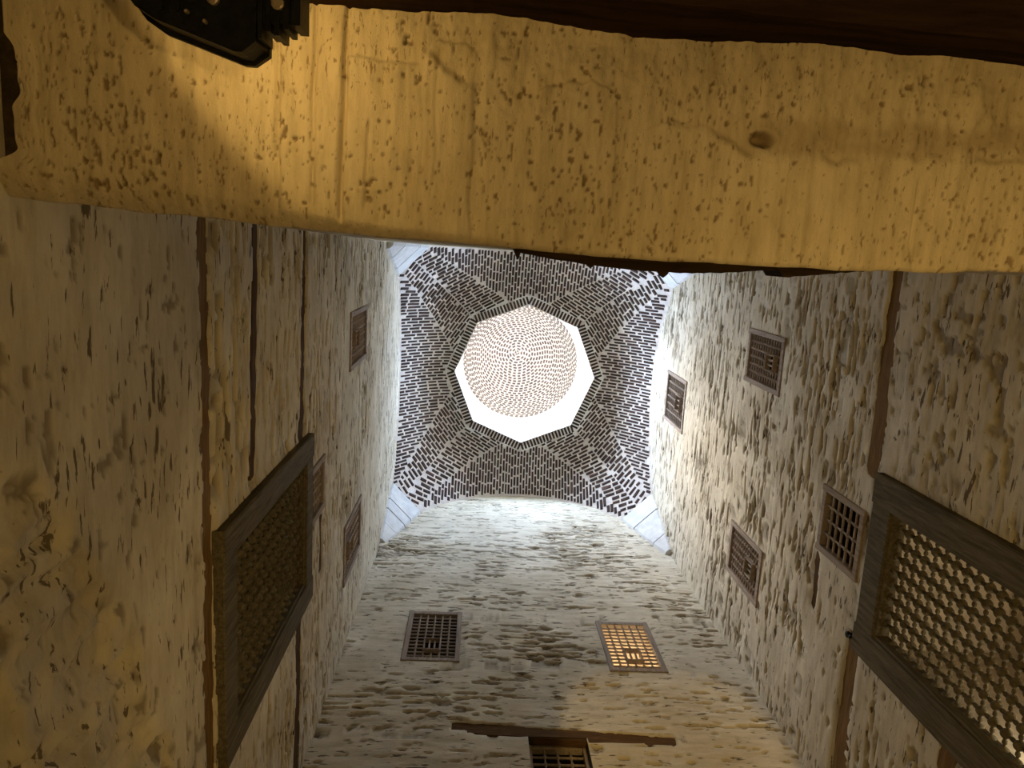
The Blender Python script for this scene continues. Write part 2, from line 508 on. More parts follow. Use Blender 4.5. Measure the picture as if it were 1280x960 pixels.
def big_window(wall, key, idx, label, fw, proud, cols, rows, depth, recess, lit=False):
    root, w, h = win_root(wall, key, idx, label)
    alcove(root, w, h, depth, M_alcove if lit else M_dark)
    y0, y1 = -proud, .07
    for sx in (-1, 1):
        m = MB(); x = sx * (w / 2 - fw / 2); m.bbox(x - fw / 2 - .01, x + fw / 2 + .01, y0, y1, -.02, h + .02, .008); m.build('stile', M_big, root)
        m = MB(); x = sx * (w / 2 - fw - .012); m.bbox(x - .014, x + .014, y0 + .02, recess + .03, fw, h - fw, .006); m.build('moulding', M_big, root)
    for z in (0, h - fw):
        m = MB(); m.bbox(-w / 2 + fw, w / 2 - fw, y0 + .006, y1, z - .016, z + fw + .016, .008); m.build('rail', M_big, root)
    for z in (fw + .012, h - fw - .012):
        m = MB(); m.bbox(-w / 2 + fw, w / 2 - fw, y0 + .024, recess + .03, z - .014, z + .014, .006); m.build('moulding', M_big, root)
    ix0, ix1, iz0, iz1 = -w / 2 + fw + .02, w / 2 - fw - .02, fw + .02, h - fw - .02
    px, pz = (ix1 - ix0) / cols, (iz1 - iz0) / rows
    def prof(a, b, p, n, off):
        r = [(a, .014)]
        for j in range(n + 1):
            z = a + j * p
            for dt, rr in ((-.42, .014), (-.36, .008), (-.24, .008), (-.20, .013), (-.15, .025), (-.05, .032), (.05, .032), (.15, .025), (.20, .013), (.24, .008), (.36, .008), (.42, .014)):
                t = z + dt * p
                if a < t < b: r.append((t, rr * p / .1))
        r.append((b, .014)); return r
    for i in range(1, cols):
        m = MB(); m.lathe('z', (ix0 + i * px, recess, 0), prof(iz0, iz1, pz, rows, 0), 8); m.build('turned_upright', M_big, root, True)
    for j in range(1, rows):
        m = MB(); m.lathe('x', (0, recess, iz0 + j * pz), prof(ix0, ix1, px, cols, 0), 8); m.build('turned_cross_spindle', M_big, root, True)
    return root

big_window('L', 'bigL', 1, 'large dark turned-wood lattice screen projecting from the left wall', .16, .05, 9, 15, .9, .02)
bigR = big_window('R', 'bigR', 2, 'large dark turned-wood lattice screen on the right wall, pale light behind it', .20, .06, 9, 15, 1.1, .04, True)
small_window('L', 'L1', 3, 'small lattice window on the left wall nearest the lintel', 6, 13)
small_window('L', 'L2', 4, 'small lattice window on the left wall nearest the far wall', 6, 13)
small_window('L', 'L3', 5, 'small lattice window touching the top of the large left screen', 4, 6, False)
small_window('R', 'R1', 6, 'highest lattice window, close under the vault on the right wall', 6, 13)
small_window('R', 'R2', 7, 'lattice window high on the right wall nearest the lintel', 6, 13)
small_window('R', 'R3', 8, 'small coarse lattice window directly above the large right screen', 4, 6, False)
small_window('R', 'R4', 9, 'lattice window on the right wall nearest the far wall', 6, 13)
small_window('F', 'F1', 10, 'dark lattice window on the left half of the far wall', 6, 13)
litw = small_window('F', 'F2', 11, 'lattice window on the far wall glowing with warm light', 6, 13, True, 1.0, lit=True)
small_window('F', 'F3', 12, 'lattice window below the long timber, lowest on the far wall', 4, 9, False, .5, .03, .10)

# bulbs in the rooms behind the two lit windows
def bulb(root, name, label, x, y, z, ztop, power, r, col):
    e = bpy.data.objects.new(name, None); link(e)
    bpy.context.view_layer.update()
    e.matrix_world = root.matrix_world @ Matrix.Translation((x, y, z))
    tag(e, label, 'lamp')
    m = MB(); m.lathe('z', (0, 0, 0), [(-.05, .012), (-.035, .033), (0, .042), (.03, .03), (.05, .018)], 10); m.build('glass_bulb', emit('lit_bulb', col, 6), e, True)
    m = MB(); m.lathe('z', (0, 0, 0), [(.045, .02), (.10, .02), (.105, .004), (ztop - z, .004)], 8); m.build('holder_and_flex', M_black, e)
    ld = bpy.data.lights.new('bulb_light', 'POINT'); ld.energy = power; ld.color = col; ld.shadow_soft_size = r
    lo = bpy.data.objects.new('bulb_light', ld); link(lo, e); lo.location = (0, -.08, -.1)
    return e
bulb(litw, 'hanging_bulb', 'bare bulb glowing behind the far lit lattice', .05, .6, .55, 1.02, 17, .06, (1.0, .78, .48))
bulb(bigR, 'hanging_bulb', 'bare bulb hanging behind the large right screen', -.45, .6, .5, 1.98, 15, .06, (1.0, .90, .68))

# iron peg driven into the right wall beside the big screen
peg = bpy.data.objects.new('iron_peg', None); peg.location = (XR, 2.70, 5.12 + CZ); link(peg); tag(peg, 'short black iron peg beside the upper corner of the right screen', 'peg')
m = MB(); m.lathe('x', (0, 0, 0), [(-.075, .016), (-.07, .024), (-.05, .024), (-.045, .014), (.05, .014)], 10); m.build('shaft', M_black, peg)
m = MB(); m.lathe('z', (-.06, 0, 0), [(-.05, .008), (-.045, .013), (.02, .013)], 8); m.build('hook', M_black, peg)

# ------------------------------------------------------------------ near wall above the lintel, and the lintel's soffit
def soffit_relief(x, y):
    t = -y                                        # distance back from the shaft edge
    d = (fbm(x * 1.3, t * 1.3, 401, 3) - .5) * .03
    d += (fbm(x * 30, t * 2.4, 405, 4) - .5) * .014
    # an older, rougher coat at the back; a smooth coat with a ragged lip at the front
    lip = np.interp(x, [-1.3, -.42, -.22, -.15, .05, .16, .2, .42, .45, .66, .75, 1.0, 1.4, 3], [.62, .60, .50, .46, .33, .35, .40, .42, .36, .30, .27, .29, .30, .30])
    lip = lip + (fbm(x * 14, t * 5, 409, 3) - .5) * .05
    old = sstep(-.014, .014, t - lip)
    d = d + old * (-.009 + (fbm(x * 11, t * 9, 413, 4) - .5) * .045)
    for (x0, x1, tp, hgt) in ((.125, .335, .435, .009), (-.16, -.03, .50, .007), (.40, .60, .36, .004), (-1.0, -.72, .40, .004)):
        top = tp - 1.2 * ((x - (x0 + x1) / 2) / (x1 - x0)) ** 2 * .10 + (fbm(x * 30, t * 0, 419, 3) - .5) * .03
        wob = (vnoise(t * 8, t * 0 + x0 * 31, 423) - .5) * .02
        d = d + hgt * sstep(0, .007, x - x0 - wob) * sstep(0, .007, x1 + wob - x) * sstep(0, .008, top - t)
    patch = sstep(.0, .015, x + .36) * sstep(.0, .015, -.17 - x) * sstep(0, .012, t - .41 - .03 * fbm(x * 8, t * 0, 415, 2))
    d = d - patch * .01
    for gx, w, dep, a, b in ((-.365, .006, .02, .02, .6), (-.44, .005, .012, .05, .6), (-.53, .006, .012, .02, .6), (-.30, .004, .01, .05, .3), (-.13, .004, .004, .1, .5), (.36, .004, .008, .05, .35), (.52, .005, .012, .02, .3), (.80, .004, .008, .02, .3), (1.15, .004, .008, .05, .25)):
        gxx = gx + .02 * (t - .2) + (vnoise(t * 9, t * 0 + gx * 50, 417) - .5) * .012
        g = np.exp(-((x - gxx) / w) ** 2) * sstep(a, a + .03, t) * (1 - sstep(b - .03, b, t))
        d = d - dep * g
    dens = fbm(x * 2.2, t * 1.6, 421, 3)
    clus = np.exp(-((x + .24) / .12) ** 2 - ((t - .10) / .09) ** 2) + np.exp(-((x - .0) / .07) ** 2 - ((t - .17) / .13) ** 2) * 1.2 + .5 * np.exp(-((x + .95) / .2) ** 2 - ((t - .2) / .2) ** 2)
    p = sstep(.72, .80, fbm(x * 120, t * 62, 425, 2) + (dens - .5) * .35 + clus * .12)
    p2 = sstep(.82, .86, fbm(x * 70, t * 36, 427, 2) + (dens - .5) * .3 + .06 * clus)
    d = d - .007 * p - .010 * p2
    hole = np.exp(-(((x - .72) / .028) ** 2 + ((t - .325) / .018) ** 2) ** 2)
    ring = np.exp(-(((x - .72) / .05) ** 2 + ((t - .32) / .035) ** 2))
    d = d - .05 * hole + .010 * ring * (fbm(x * 40, t * 40, 431, 3))
    band = sstep(-.01, .03, .05 + .05 * (fbm(x * 4, t * 6, 433, 3) - .5) * 2 - np.abs(t - .325 - .03 * (x - .7))) * sstep(.55, .75, x)
    stain_pit_shade = .75 * p + .75 * p2 + .55 * hole + .30 * band * (.6 + .6 * fbm(x * 9, t * 9, 437, 3)) + .15 * old * fbm(x * 6, t * 6, 439, 3)  # pits and hole: painted shade; band and old coat: real staining
    stain_pit_shade = stain_pit_shade + .10 * sstep(.50, .75, fbm(x * 14, t * 1.2, 441, 4))
    return d, np.clip(stain_pit_shade, 0, .9)

SX0, SX1, SY = -1.205, XR + .03, .60
sx = np.concatenate([np.arange(SX0, 1.55, .0042), np.arange(1.55, SX1 + .05, .05)])
sy = np.arange(0, SY + .001, .0045)
xx, tt = np.meshgrid(sx, sy, indexing='ij')
d, st = soffit_relief(xx, -tt)
edge_y = np.interp(xx, [-1.2, -.73, -.25, .08, .53, 1.1, 1.5], [-.068, -.04, -.017, -.011, .004, -.004, -.02]) + (fbm(xx * 9, xx * 0, 451, 3) - .5) * .012
cham = np.interp(xx, [-1.2, -.6, -.2, .2, 1.5], [.075, .05, .03, .016, .012])
# rounded front arris: rises towards the shaft over the chamfer
q = np.clip(1 - tt / cham, 0, 1)
zz = Z_SOF - d + q ** 1.5 * cham * .8
yy = edge_y - tt
gap = sstep(.06, .12, tt) * (fbm(tt * 7, tt * 0, 455, 3) - .28) * .13
xx2 = xx + np.clip(1 - (xx - SX0) / .12, 0, 1) * (np.clip(gap, .012, .075) - sstep(.12, .06, tt) * .05)
P = np.stack([xx2, yy, zz], -1)
# the front face of the wall above, the back face, and the ragged left end
front = np.stack([xx2[:, 0], yy[:, 0], zz[:, 0] + .25], -1)
P = np.concatenate([np.stack([xx2[:, 0], np.full(len(sx), YN), np.full(len(sx), 13.9 + CZ)], -1)[:, None],
                    np.stack([xx2[:, 0], yy[:, 0] - .01, zz[:, 0] + .35], -1)[:, None], front[:, None] - np.array([0, .004, .12]), P,
                    np.stack([xx2[:, -1], yy[:, -1] - .01, zz[:, -1] + .8], -1)[:, None]], 1)
st = np.concatenate([st[:, :1] * 0, st[:, :1] * 0, st[:, :1] * .5, st, st[:, -1:]], 1)
end = P[:1].copy(); end[..., 2] = np.maximum(end[..., 2], Z_SOF + .28); end[..., 0] += .02
P = np.concatenate([end, P], 0); st = np.concatenate([st[:1], st], 0)
wall_near = grid_obj('wall_near', P, np.ones((P.shape[0] - 1, P.shape[1] - 1), bool), M_sof, None, {'stain_pit_shade': st}, flip=False)
tag(wall_near, 'broad plastered lintel crossing overhead, scored and pitted underneath', 'lintel', kind='structure')
# rough core left of the ragged end, coloured dark to stand in for shade in the gap
m = MB(); m.box(XL - .05, SX0 + .2, -.59, -.14, Z_SOF + .05, 13.9 + CZ); m.build('rubble_core', M_gap_core, wall_near)
# exposed edge timber with splintered chips
m = MB()
n = 60; vsx = []; fs = []
for i in range(n + 1):
    x = .10 + (1.06 - .10) * i / n
    t = i / n
    yf = .028 * math.sin(math.pi * min(1, t * 1.25 + .05)) ** .6 if t < .76 else .028 * max(.05, 1 - (t - .76) / .24)
    yb = float(np.interp(x, [-1.2, .08, .53, 1.1], [-.068, -.011, .004, -.004])) - .03
    jag = random.random() * .003
    for (yy_, z_) in ((yb, .05), (yb + .03 + yf + jag, .05), (yb + .03 + yf + jag, .18), (yb, .18)):
        vsx.append((x, yy_, Z_SOF + z_))
for i in range(n):
    for k in range(4): fs.append((i * 4 + k, i * 4 + (k + 1) % 4, i * 4 + 4 + (k + 1) % 4, i * 4 + 4 + k))
fs += [(0, 3, 2, 1), (n * 4, n * 4 + 1, n * 4 + 2, n * 4 + 3)]
et = mesh_obj('edge_timber', vsx, fs, M_edge, wall_near)
for cx, cw, cd in ((.505, .03, .045), (.30, .03, .036), (.10, .012, .03)):
    yb = float(np.interp(cx, [-1.2, .08, .53, 1.1], [-.068, -.011, .004, -.004]))
    mesh_obj('splinter', [(cx - cw, yb, Z_SOF + .07), (cx + cw, yb, Z_SOF + .07), (cx + cw * .5, yb + cd * .8, Z_SOF + .08), (cx + .004, yb + cd, Z_SOF + .08), (cx - cw * .6, yb + cd * .5, Z_SOF + .08),
                          (cx - cw, yb, Z_SOF + .12), (cx + cw, yb, Z_SOF + .12), (cx, yb + cd * .9, Z_SOF + .11)],
             [(0, 4, 3, 2, 1), (5, 6, 7), (0, 5, 7, 3, 4), (1, 2, 3, 7, 6), (0, 1, 6, 5)], M_edge, et)

# ------------------------------------------------------------------ side room behind the lintel, floor
m = MB(); m.box(XL - .1, XR + .1, -3.7, 4.3, -.1, 0); floor = m.build('floor', M_floor); tag(floor, 'stone floor of the hall below', 'floor', kind='structure')
m = MB(); m.box(XL - .05, XR + .05, -3.7, -3.6, 0, 4.3); o = m.build('wall_back', M_plain); tag(o, 'plain back wall of the side room', 'wall', kind='structure')
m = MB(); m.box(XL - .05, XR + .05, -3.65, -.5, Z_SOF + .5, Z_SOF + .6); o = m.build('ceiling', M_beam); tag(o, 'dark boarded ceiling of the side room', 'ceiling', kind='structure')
def beam(name, y0, y1, z0, z1, label):
    n = 70; vsx = []; fs = []
    for i in range(n + 1):
        x = XL - .02 + (XR - XL + .04) * i / n
        j = lambda a, s: (float(vnoise(np.array([x * 2.3]), np.array([s * 1.7]), 500 + s)[0]) - .5) * a + (float(vnoise(np.array([x * 11]), np.array([s * 1.7]), 520 + s)[0]) - .5) * a * .35
        tilt = .022 * (x - .2)
        for k, (yy_, z_) in enumerate(((y0, z0), (y1 - .03, z0), (y1, z0 + .025), (y1 + .01, z1), (y0, z1))):
            vsx.append((x, yy_ + j(.025, k) + tilt * .8, z_ + j(.02, k + 7)))
    c = 5
    for i in range(n):
        for k in range(c): fs.append((i * c + k, i * c + (k + 1) % c, i * c + c + (k + 1) % c, i * c + c + k))
    fs += [tuple(range(c))[::-1], tuple(range(n * c, n * c + c))]
    return tag(mesh_obj(name, vsx, fs, M_beam), label, 'beam')
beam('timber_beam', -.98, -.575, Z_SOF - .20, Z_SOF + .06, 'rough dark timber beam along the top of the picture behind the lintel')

# ------------------------------------------------------------------ brick vault
def r_oct(th, R=R_OCT):
    k = np.mod(th, math.pi / 4) - math.pi / 8
    return R * math.cos(math.pi / 8) / np.cos(k)
HX, HY = (XR - XL) / 2, (YF - YN) / 2
XC, YC = (XL + XR) / 2, (YF + YN) / 2
CH = .33
def r_sq(th, grow=0.0):
    c, s = np.abs(np.cos(th)) + 1e-9, np.abs(np.sin(th)) + 1e-9
    r = np.minimum((HX + grow) / c, (HY + grow) / s)
    return np.minimum(r, (HX + HY - CH + grow) / (c + s))
RING = .17
def vault_z(x, y):
    dx, dy = np.asarray(x) - XC, np.asarray(y) - YC
    th = np.arctan2(dy, dx); r = np.hypot(dx, dy)
    ro = r_oct(th, R_OCT + RING); rs = r_sq(th)
    s = np.clip((r - ro) / (rs - ro), 0, 1.1)
    ox, oy = rs * np.cos(th), rs * np.sin(th)
    onx = np.abs(ox) / HX > np.abs(oy) / HY
    p = np.where(onx, np.abs(oy) / (HY - CH), np.abs(ox) / (HX - CH))
    rise = np.where(onx, .72, 1.12)
    zo = Z_SPRING + .02 + rise * np.clip(1 - np.clip(p, 0, 1) ** 2.1, 0, 1)
    z = Z_OCT - (Z_OCT - zo) * s ** 1.55
    a = np.abs(np.mod(th, math.pi / 2) - math.pi / 4)           # 0 on the diagonal
    fold = np.clip(1 - a / (math.pi / 6), 0, 1)
    z = z + .10 * fold * 4 * np.clip(s, 0, 1) * np.clip(1 - s, 0, 1)
    return z
nt, ns = 256, 34
th = np.linspace(0, 2 * math.pi, nt + 1)
rows = []
for k in range(ns + 1):
    s = k / ns
    ro = r_oct(th); rs = r_sq(th, .05)
    r = ro + (rs - ro) * s
    x, y = XC + r * np.cos(th), YC + r * np.sin(th)
    z = vault_z(x, y) + (fbm(x * 5, y * 5, 601, 3) - .5) * .02
    rows.append(np.stack([x, y, z], -1))
P = np.stack(rows, 0)
outer = P[::-1].copy(); outer[..., 2] += .22                     # the back of the vault
P2 = np.concatenate([P, outer], 0)
vault = grid_obj('ceiling', P2, np.ones((P2.shape[0] - 1, nt), bool), M_mortar, None, None)
tag(vault, 'folded brick vault rising from square walls to an eight-sided opening', 'ceiling', kind='structure')

def polyline_hits(poly, p0, e):
    n = (-e[1], e[0]); ts = []
    for i in range(len(poly)):
        a, b = poly[i], poly[(i + 1) % len(poly)]
        da = (a[0] - p0[0]) * n[0] + (a[1] - p0[1]) * n[1]; db = (b[0] - p0[0]) * n[0] + (b[1] - p0[1]) * n[1]
        if (da < 0) != (db < 0):
            t = da / (da - db); q = (a[0] + (b[0] - a[0]) * t, a[1] + (b[1] - a[1]) * t)
            ts.append((q[0] - p0[0]) * e[0] + (q[1] - p0[1]) * e[1])
    return sorted(ts)
bricks = []                                                     # (centre xy, direction, length, width)
def fill(poly, e, pitch=.052, bl=.150, bw=.032, gap=.026, seed=0):
    L = math.hypot(*e); e = (e[0] / L, e[1] / L); n = (-e[1], e[0])
    vals = [p[0] * n[0] + p[1] * n[1] for p in poly]
    k = 0; v = min(vals) + pitch * .6
    R = random.Random(seed)
    while v < max(vals) - pitch * .3:
        p0 = (n[0] * v, n[1] * v); ts = polyline_hits(poly, p0, e)
        for a, b in zip(ts[::2], ts[1::2]):
            a += .012; b -= .012
            t = a - (R.random() * .5 + (.5 if k % 2 else 0)) * bl * .9
            while t < b:
                l = bl * (.82 + .36 * R.random())
                x0, x1 = max(t, a), min(t + l, b)
                if x1 - x0 > .045:
                    c = (x0 + x1) / 2
                    bricks.append(((p0[0] + e[0] * c, p0[1] + e[1] * c), (e[0] + (R.random() - .5) * .05, e[1] + (R.random() - .5) * .05), x1 - x0, bw * (.85 + .3 * R.random())))
                t += l + gap * (.8 + .5 * R.random())
        v += pitch * (.93 + .14 * R.random()); k += 1
RO = R_OCT + RING
def po(deg, R=RO):
    a = math.radians(deg); r = float(r_oct(np.array(a), R)); return (XC + r * math.cos(a), YC + r * math.sin(a))
GA = 15
xa, xb, ya, yb = XL + .01, XR - .01, YN + .01, YF - .01
# four side fields, courses running towards the opening
fill([(xb, ya + CH), (xb, yb - CH), po(GA), po(0), po(-GA)], (1, 0), seed=1)
fill([(xa, ya + CH), (xa, yb - CH), po(180 - GA), po(180), po(180 + GA)], (1, 0), seed=2)
fill([(xa + CH, yb), (xb - CH, yb), po(90 - GA), po(90), po(90 + GA)], (0, 1), seed=3)
fill([(xa + CH, ya), (xb - CH, ya), po(270 + GA), po(270), po(270 - GA)], (0, 1), seed=4)
# eight corner fields, chevron courses bending at the diagonal fold
for sxn, syn, base in ((1, 1, 45), (-1, 1, 135), (-1, -1, 225), (1, -1, 315)):
    cx, cy = (xb if sxn > 0 else xa), (yb if syn > 0 else ya)
    ca, cb = (cx, cy - syn * CH), (cx - sxn * CH, cy)            # on the x wall, on the y wall
    cm = ((ca[0] + cb[0]) / 2, (ca[1] + cb[1]) / 2)
    V = po(base)
    ax = 0 if sxn > 0 else 180; ay = 90 if syn > 0 else 270
    gx = po(ax + GA * sxn * syn); gy = po(ay - GA * sxn * syn)
    fill([cm, ca, gx, V], (-sxn * .58, syn * .81), seed=base)
    fill([cm, cb, gy, V], (-sxn * .86, syn * .50), seed=base + 1)
# soldier ring round the opening
for k in range(8):
    a0, a1 = math.radians(45 * k), math.radians(45 * k + 45)
    p, q = (XC + (R_OCT + .085) * math.cos(a0), YC + (R_OCT + .085) * math.sin(a0)), (XC + (R_OCT + .085) * math.cos(a1), YC + (R_OCT + .085) * math.sin(a1))
    am = (a0 + a1) / 2; nb = 17
    for i in range(nb):
        t = (i + .5) / nb
        bricks.append(((p[0] + (q[0] - p[0]) * t, p[1] + (q[1] - p[1]) * t), (math.cos(am) + (random.random() - .5) * .1, math.sin(am) + (random.random() - .5) * .1), .13, .034))

def brick_frame(b):
    (x, y), e, L, W = b
    h = .01
    z = float(vault_z(x, y)); zx = (float(vault_z(x + h, y)) - float(vault_z(x - h, y))) / (2 * h); zy = (float(vault_z(x, y + h)) - float(vault_z(x, y - h))) / (2 * h)
    zx = max(-2.5, min(2.5, zx)); zy = max(-2.5, min(2.5, zy))
    n = Vector((zx, zy, -1)).normalized()                        # facing down into the hall
    t = Vector((e[0], e[1], zx * e[0] + zy * e[1]))
    sl = t.length / math.hypot(*e); t.normalize()
    bt = n.cross(t)
    u2 = Vector((-e[1], e[0], zx * -e[1] + zy * e[0])); sw = min(1.6, u2.length / math.hypot(*e))
    return Matrix(((t.x * L * sl, bt.x * W * sw, n.x * .05, x - n.x * .013), (t.y * L * sl, bt.y * W * sw, n.y * .05, y - n.y * .013), (t.z * L * sl, bt.z * W * sw, n.z * .05, z - n.z * .013), (0, 0, 0, 1)))
def unit_brick():
    v = []; 
    for z, i in ((-.5, 0), (.36, 0), (.5, .06)):
        iy = i * 2.2
        v += [(-.5 + i, -.5 + iy, z), (.5 - i, -.5 + iy, z), (.5 - i, .5 - iy, z), (-.5 + i, .5 - iy, z)]
    f = [(0, 3, 2, 1), (8, 9, 10, 11)]
    for r in (0, 4): f += [(r + k, r + (k + 1) % 4, r + 4 + (k + 1) % 4, r + 4 + k) for k in range(4)]
    return v, f
bv, bf = unit_brick()
bme = bpy.data.meshes.new('brick'); bme.from_pydata(bv, [], bf); bme.materials.append(M_brick)
mats = [(brick_frame(b), b) for b in bricks if b[0][1] > .02]
def shown(mb):
    m_, b = mb
    dz = m_[2][3] - CZ; n = Vector((m_[0][2], m_[1][2], m_[2][2])).normalized(); p = Vector((m_[0][3], m_[1][3], dz))
    return -(b[2] * b[3] * abs(n.dot(p.normalized())) / p.length_squared)
mats.sort(key=shown)
for m_, b in mats[:300]:
    o = bpy.data.objects.new('brick', bme); link(o, vault); o.matrix_local = m_
rest = MB()
for m_, b in mats[300:]: rest.add([m_ @ Vector(v) for v in bv], bf)
o = rest.build('brickwork', M_brick, vault); o['kind'] = 'stuff'
print('BRICKS', len(mats))

# corner stones carrying the vault
for sxn, syn in ((1, 1), (-1, 1), (-1, -1), (1, -1)):
    cx, cy = (XR if sxn > 0 else XL), (YF if syn > 0 else YN)
    lev = [10.15, 10.5, 10.85, 11.1, 11.52]
    for a, b in zip(lev[:-1], lev[1:]):
        fa, fb = (a - 10.1) / 1.36, (b - 10.1) / 1.36
        vsx = []
        for z, f_, ins in ((a + .012, fa, 0), (b - .006, fb, 0)):
            l = .06 + (CH + .06) * f_ ** .8 + random.uniform(-.015, .015)
            vsx += [(cx + sxn * .05, cy + syn * .05, z + CZ), (cx - sxn * l, cy + syn * .05, z + CZ), (cx - sxn * (l - .02), cy - syn * .03, z + CZ),
                    (cx - sxn * .03, cy - syn * (l - .02), z + CZ), (cx + sxn * .05, cy - syn * l, z + CZ)]
        fs = [(0, 1, 2, 3, 4), (9, 8, 7, 6, 5)] + [(k, 5 + k, 5 + (k + 1) % 5, (k + 1) % 5) for k in range(5)]
        mesh_obj('corner_stone', vsx, fs, M_stone, vault)

# ------------------------------------------------------------------ drum with its clerestory, and dome
dome = bpy.data.objects.new('dome', None); dome.location = (XC, YC, Z_OCT); link(dome)
tag(dome, 'small round brick dome on a bright eight-sided drum above the vault', 'dome', kind='structure')
ap = R_OCT * math.cos(math.pi / 8); ew = 2 * R_OCT * math.sin(math.pi / 8)
WW, WZ0, WZ1, HD = .52, .28, 1.28, Z_DRUM - Z_OCT
m = MB(); e2 = ew / 2 + .06
m.box(-e2, -WW / 2, 0, .22, 0, HD + .1); m.box(WW / 2, e2, 0, .22, 0, HD + .1)
m.box(-WW / 2, WW / 2, 0, .22, 0, WZ0); m.box(-WW / 2, WW / 2, 0, .22, WZ1, HD + .1)
first = None
for k in range(8):
    a = math.radians(22.5 + 45 * k)
    M_ = Matrix(((-math.sin(a), math.cos(a), 0, ap * math.cos(a)), (math.cos(a), math.sin(a), 0, ap * math.sin(a)), (0, 0, 1, 0), (0, 0, 0, 1)))
    if first is None: o = m.build('drum_panel', M_drum, dome); first = o
    else: o = link(bpy.data.objects.new('drum_panel', first.data), dome)
    o.matrix_local = M_
    ld = bpy.data.lights.new('clerestory_daylight', 'AREA'); ld.shape = 'RECTANGLE'; ld.size = WW; ld.size_y = WZ1 - WZ0
    ld.cycles.is_portal = True
    lo = link(bpy.data.objects.new('clerestory_daylight', ld), dome)
    # local -Z must look inwards
    inward = Vector((-math.cos(a), -math.sin(a), 0)); zax = -inward; yax = Vector((0, 0, 1)); xax = yax.cross(zax)
    c = Vector((math.cos(a), math.sin(a), 0)) * (ap + .11)
    lo.matrix_local = Matrix(((xax.x, yax.x, zax.x, c.x), (xax.y, yax.y, zax.y, c.y), (xax.z, yax.z, zax.z, (WZ0 + WZ1) / 2), (0, 0, 0, 1)))
nt2, ns2 = 96, 28
th = np.linspace(0, 2 * math.pi, nt2 + 1)
def dome_pt(th, s, off=0.0):
    """s 0 at the springing, 1 at the apex"""
    f = s * math.pi / 2
    r = 1.125 * math.cos(f) + 0 * th
    r = np.maximum(r - off * math.cos(f), 0)
    return np.stack([r * np.cos(th), r * np.sin(th), 0 * th + HD + (Z_APEX - Z_DRUM - off) * math.sin(f)], -1)
P = np.stack([dome_pt(th, k / ns2) for k in range(ns2 + 1)] + [dome_pt(th, k / ns2, -.15) for k in range(ns2, -1, -1)], 0)
grid_obj('dome_shell', P, np.ones((P.shape[0] - 1, nt2), bool), M_dmortar, dome, flip=True)
sh = np.stack([np.stack([rr_ * np.cos(th), rr_ * np.sin(th), 0 * th + HD - .002], -1) for rr_ in (1.10 + 0 * th, r_oct(th, R_OCT + .1))], 0)
grid_obj('dome_ledge', sh, np.ones((1, nt2), bool), M_drum, dome)
rest = MB(); nr = 31
for k in range(nr):
    s = (k + .35) / nr
    rr = 1.125 * math.cos(s * math.pi / 2); ph = random.random()
    nb = max(4, int(2 * math.pi * rr / .10))
    for i in range(nb):
        a = 2 * math.pi * (i + ph) / nb; da = 2 * math.pi / nb * .33 * random.uniform(.8, 1.15)
        ds = .30 / nr
        q = []
        for off in (-.02, .006):
            for (aa, ss) in ((a - da, s - ds), (a + da, s - ds), (a + da, s + ds), (a - da, s + ds)):
                q.append(dome_pt(np.array([aa]), min(ss, 1), off)[0])
        rest.add(q, [(4, 5, 6, 7), (0, 1, 5, 4), (1, 2, 6, 5), (2, 3, 7, 6), (3, 0, 4, 7), (3, 2, 1, 0)])
o = rest.build('dome_brickwork', M_dbrick, dome); o['kind'] = 'stuff'

# ------------------------------------------------------------------ floodlights
def aim(o, d):
    o.rotation_euler = Vector(d).to_track_quat('-Z', 'Y').to_euler()

def floodlight(label, loc, direction, roll, energy, half_deg, blend, scale=1.0, name='floodlight'):
    """black cast floodlight; local -Z is where it shines"""
    e = bpy.data.objects.new(name, None); link(e); e.location = loc
    q = Vector(direction).to_track_quat('-Z', 'Y') @ Matrix.Rotation(roll, 3, 'Z').to_quaternion()
    e.rotation_euler = q.to_euler(); e.scale = (scale,) * 3
    tag(e, label, 'lamp')
    # housing: open tray tapering to the back
    m = MB()
    def loop(w, h, z): return [(-w, -h, z), (w, -h, z), (w, h, z), (-w, h, z)]
    v = loop(.16, .12, -.03) + loop(.165, .125, -.03) + loop(.165, .125, .015) + loop(.12, .085, .075) + loop(.15, .11, .01)
    f = []
    for a, b in ((0, 1), (1, 2), (2, 3)):
        f += [(a * 4 + k, a * 4 + (k + 1) % 4, b * 4 + (k + 1) % 4, b * 4 + k) for k in range(4)]
    f += [(12, 13, 14, 15)] + [(k, 16 + k, 16 + (k + 1) % 4, (k + 1) % 4) for k in range(4)] + [(19, 18, 17, 16)]
    m.add(v, f); m.build('housing', M_black, e)
    for i in range(7):
        m = MB(); y = -.09 + .03 * i; m.box(-.12, .12, y - .004, y + .004, .05 - abs(i - 3) * .004, .105 - abs(i - 3) * .006); m.build('cooling_fin', M_black, e)
    m = MB(); m.box(-.14, .14, -.10, .10, .0, .004); m.build('lamp_glass', emit('floodlight_glass', WARM, 3), e)
    br = MB()
    for s in (-1, 1): br.box(s * .17 - .004, s * .17 + .004, -.018, .018, -.02, .16)
    br.box(-.174, .174, -.018, .018, .155, .163); br.build('bracket', M_black, e)
    for s in (-1, 1):
        m = MB(); m.lathe('x', (0, 0, 0), [(s * .174, .014), (s * .185, .014)] if s > 0 else [(-.185, .014), (-.174, .014)], 8); m.build('bolt', M_bolt, e)
    ld = bpy.data.lights.new('floodlight_beam', 'SPOT'); ld.energy = energy; ld.color = WARM; ld.spot_size = math.radians(2 * half_deg); ld.spot_blend = blend; ld.shadow_soft_size = .03
    lo = link(bpy.data.objects.new('floodlight_beam', ld), e); lo.location = (0, 0, -.045)
    return e

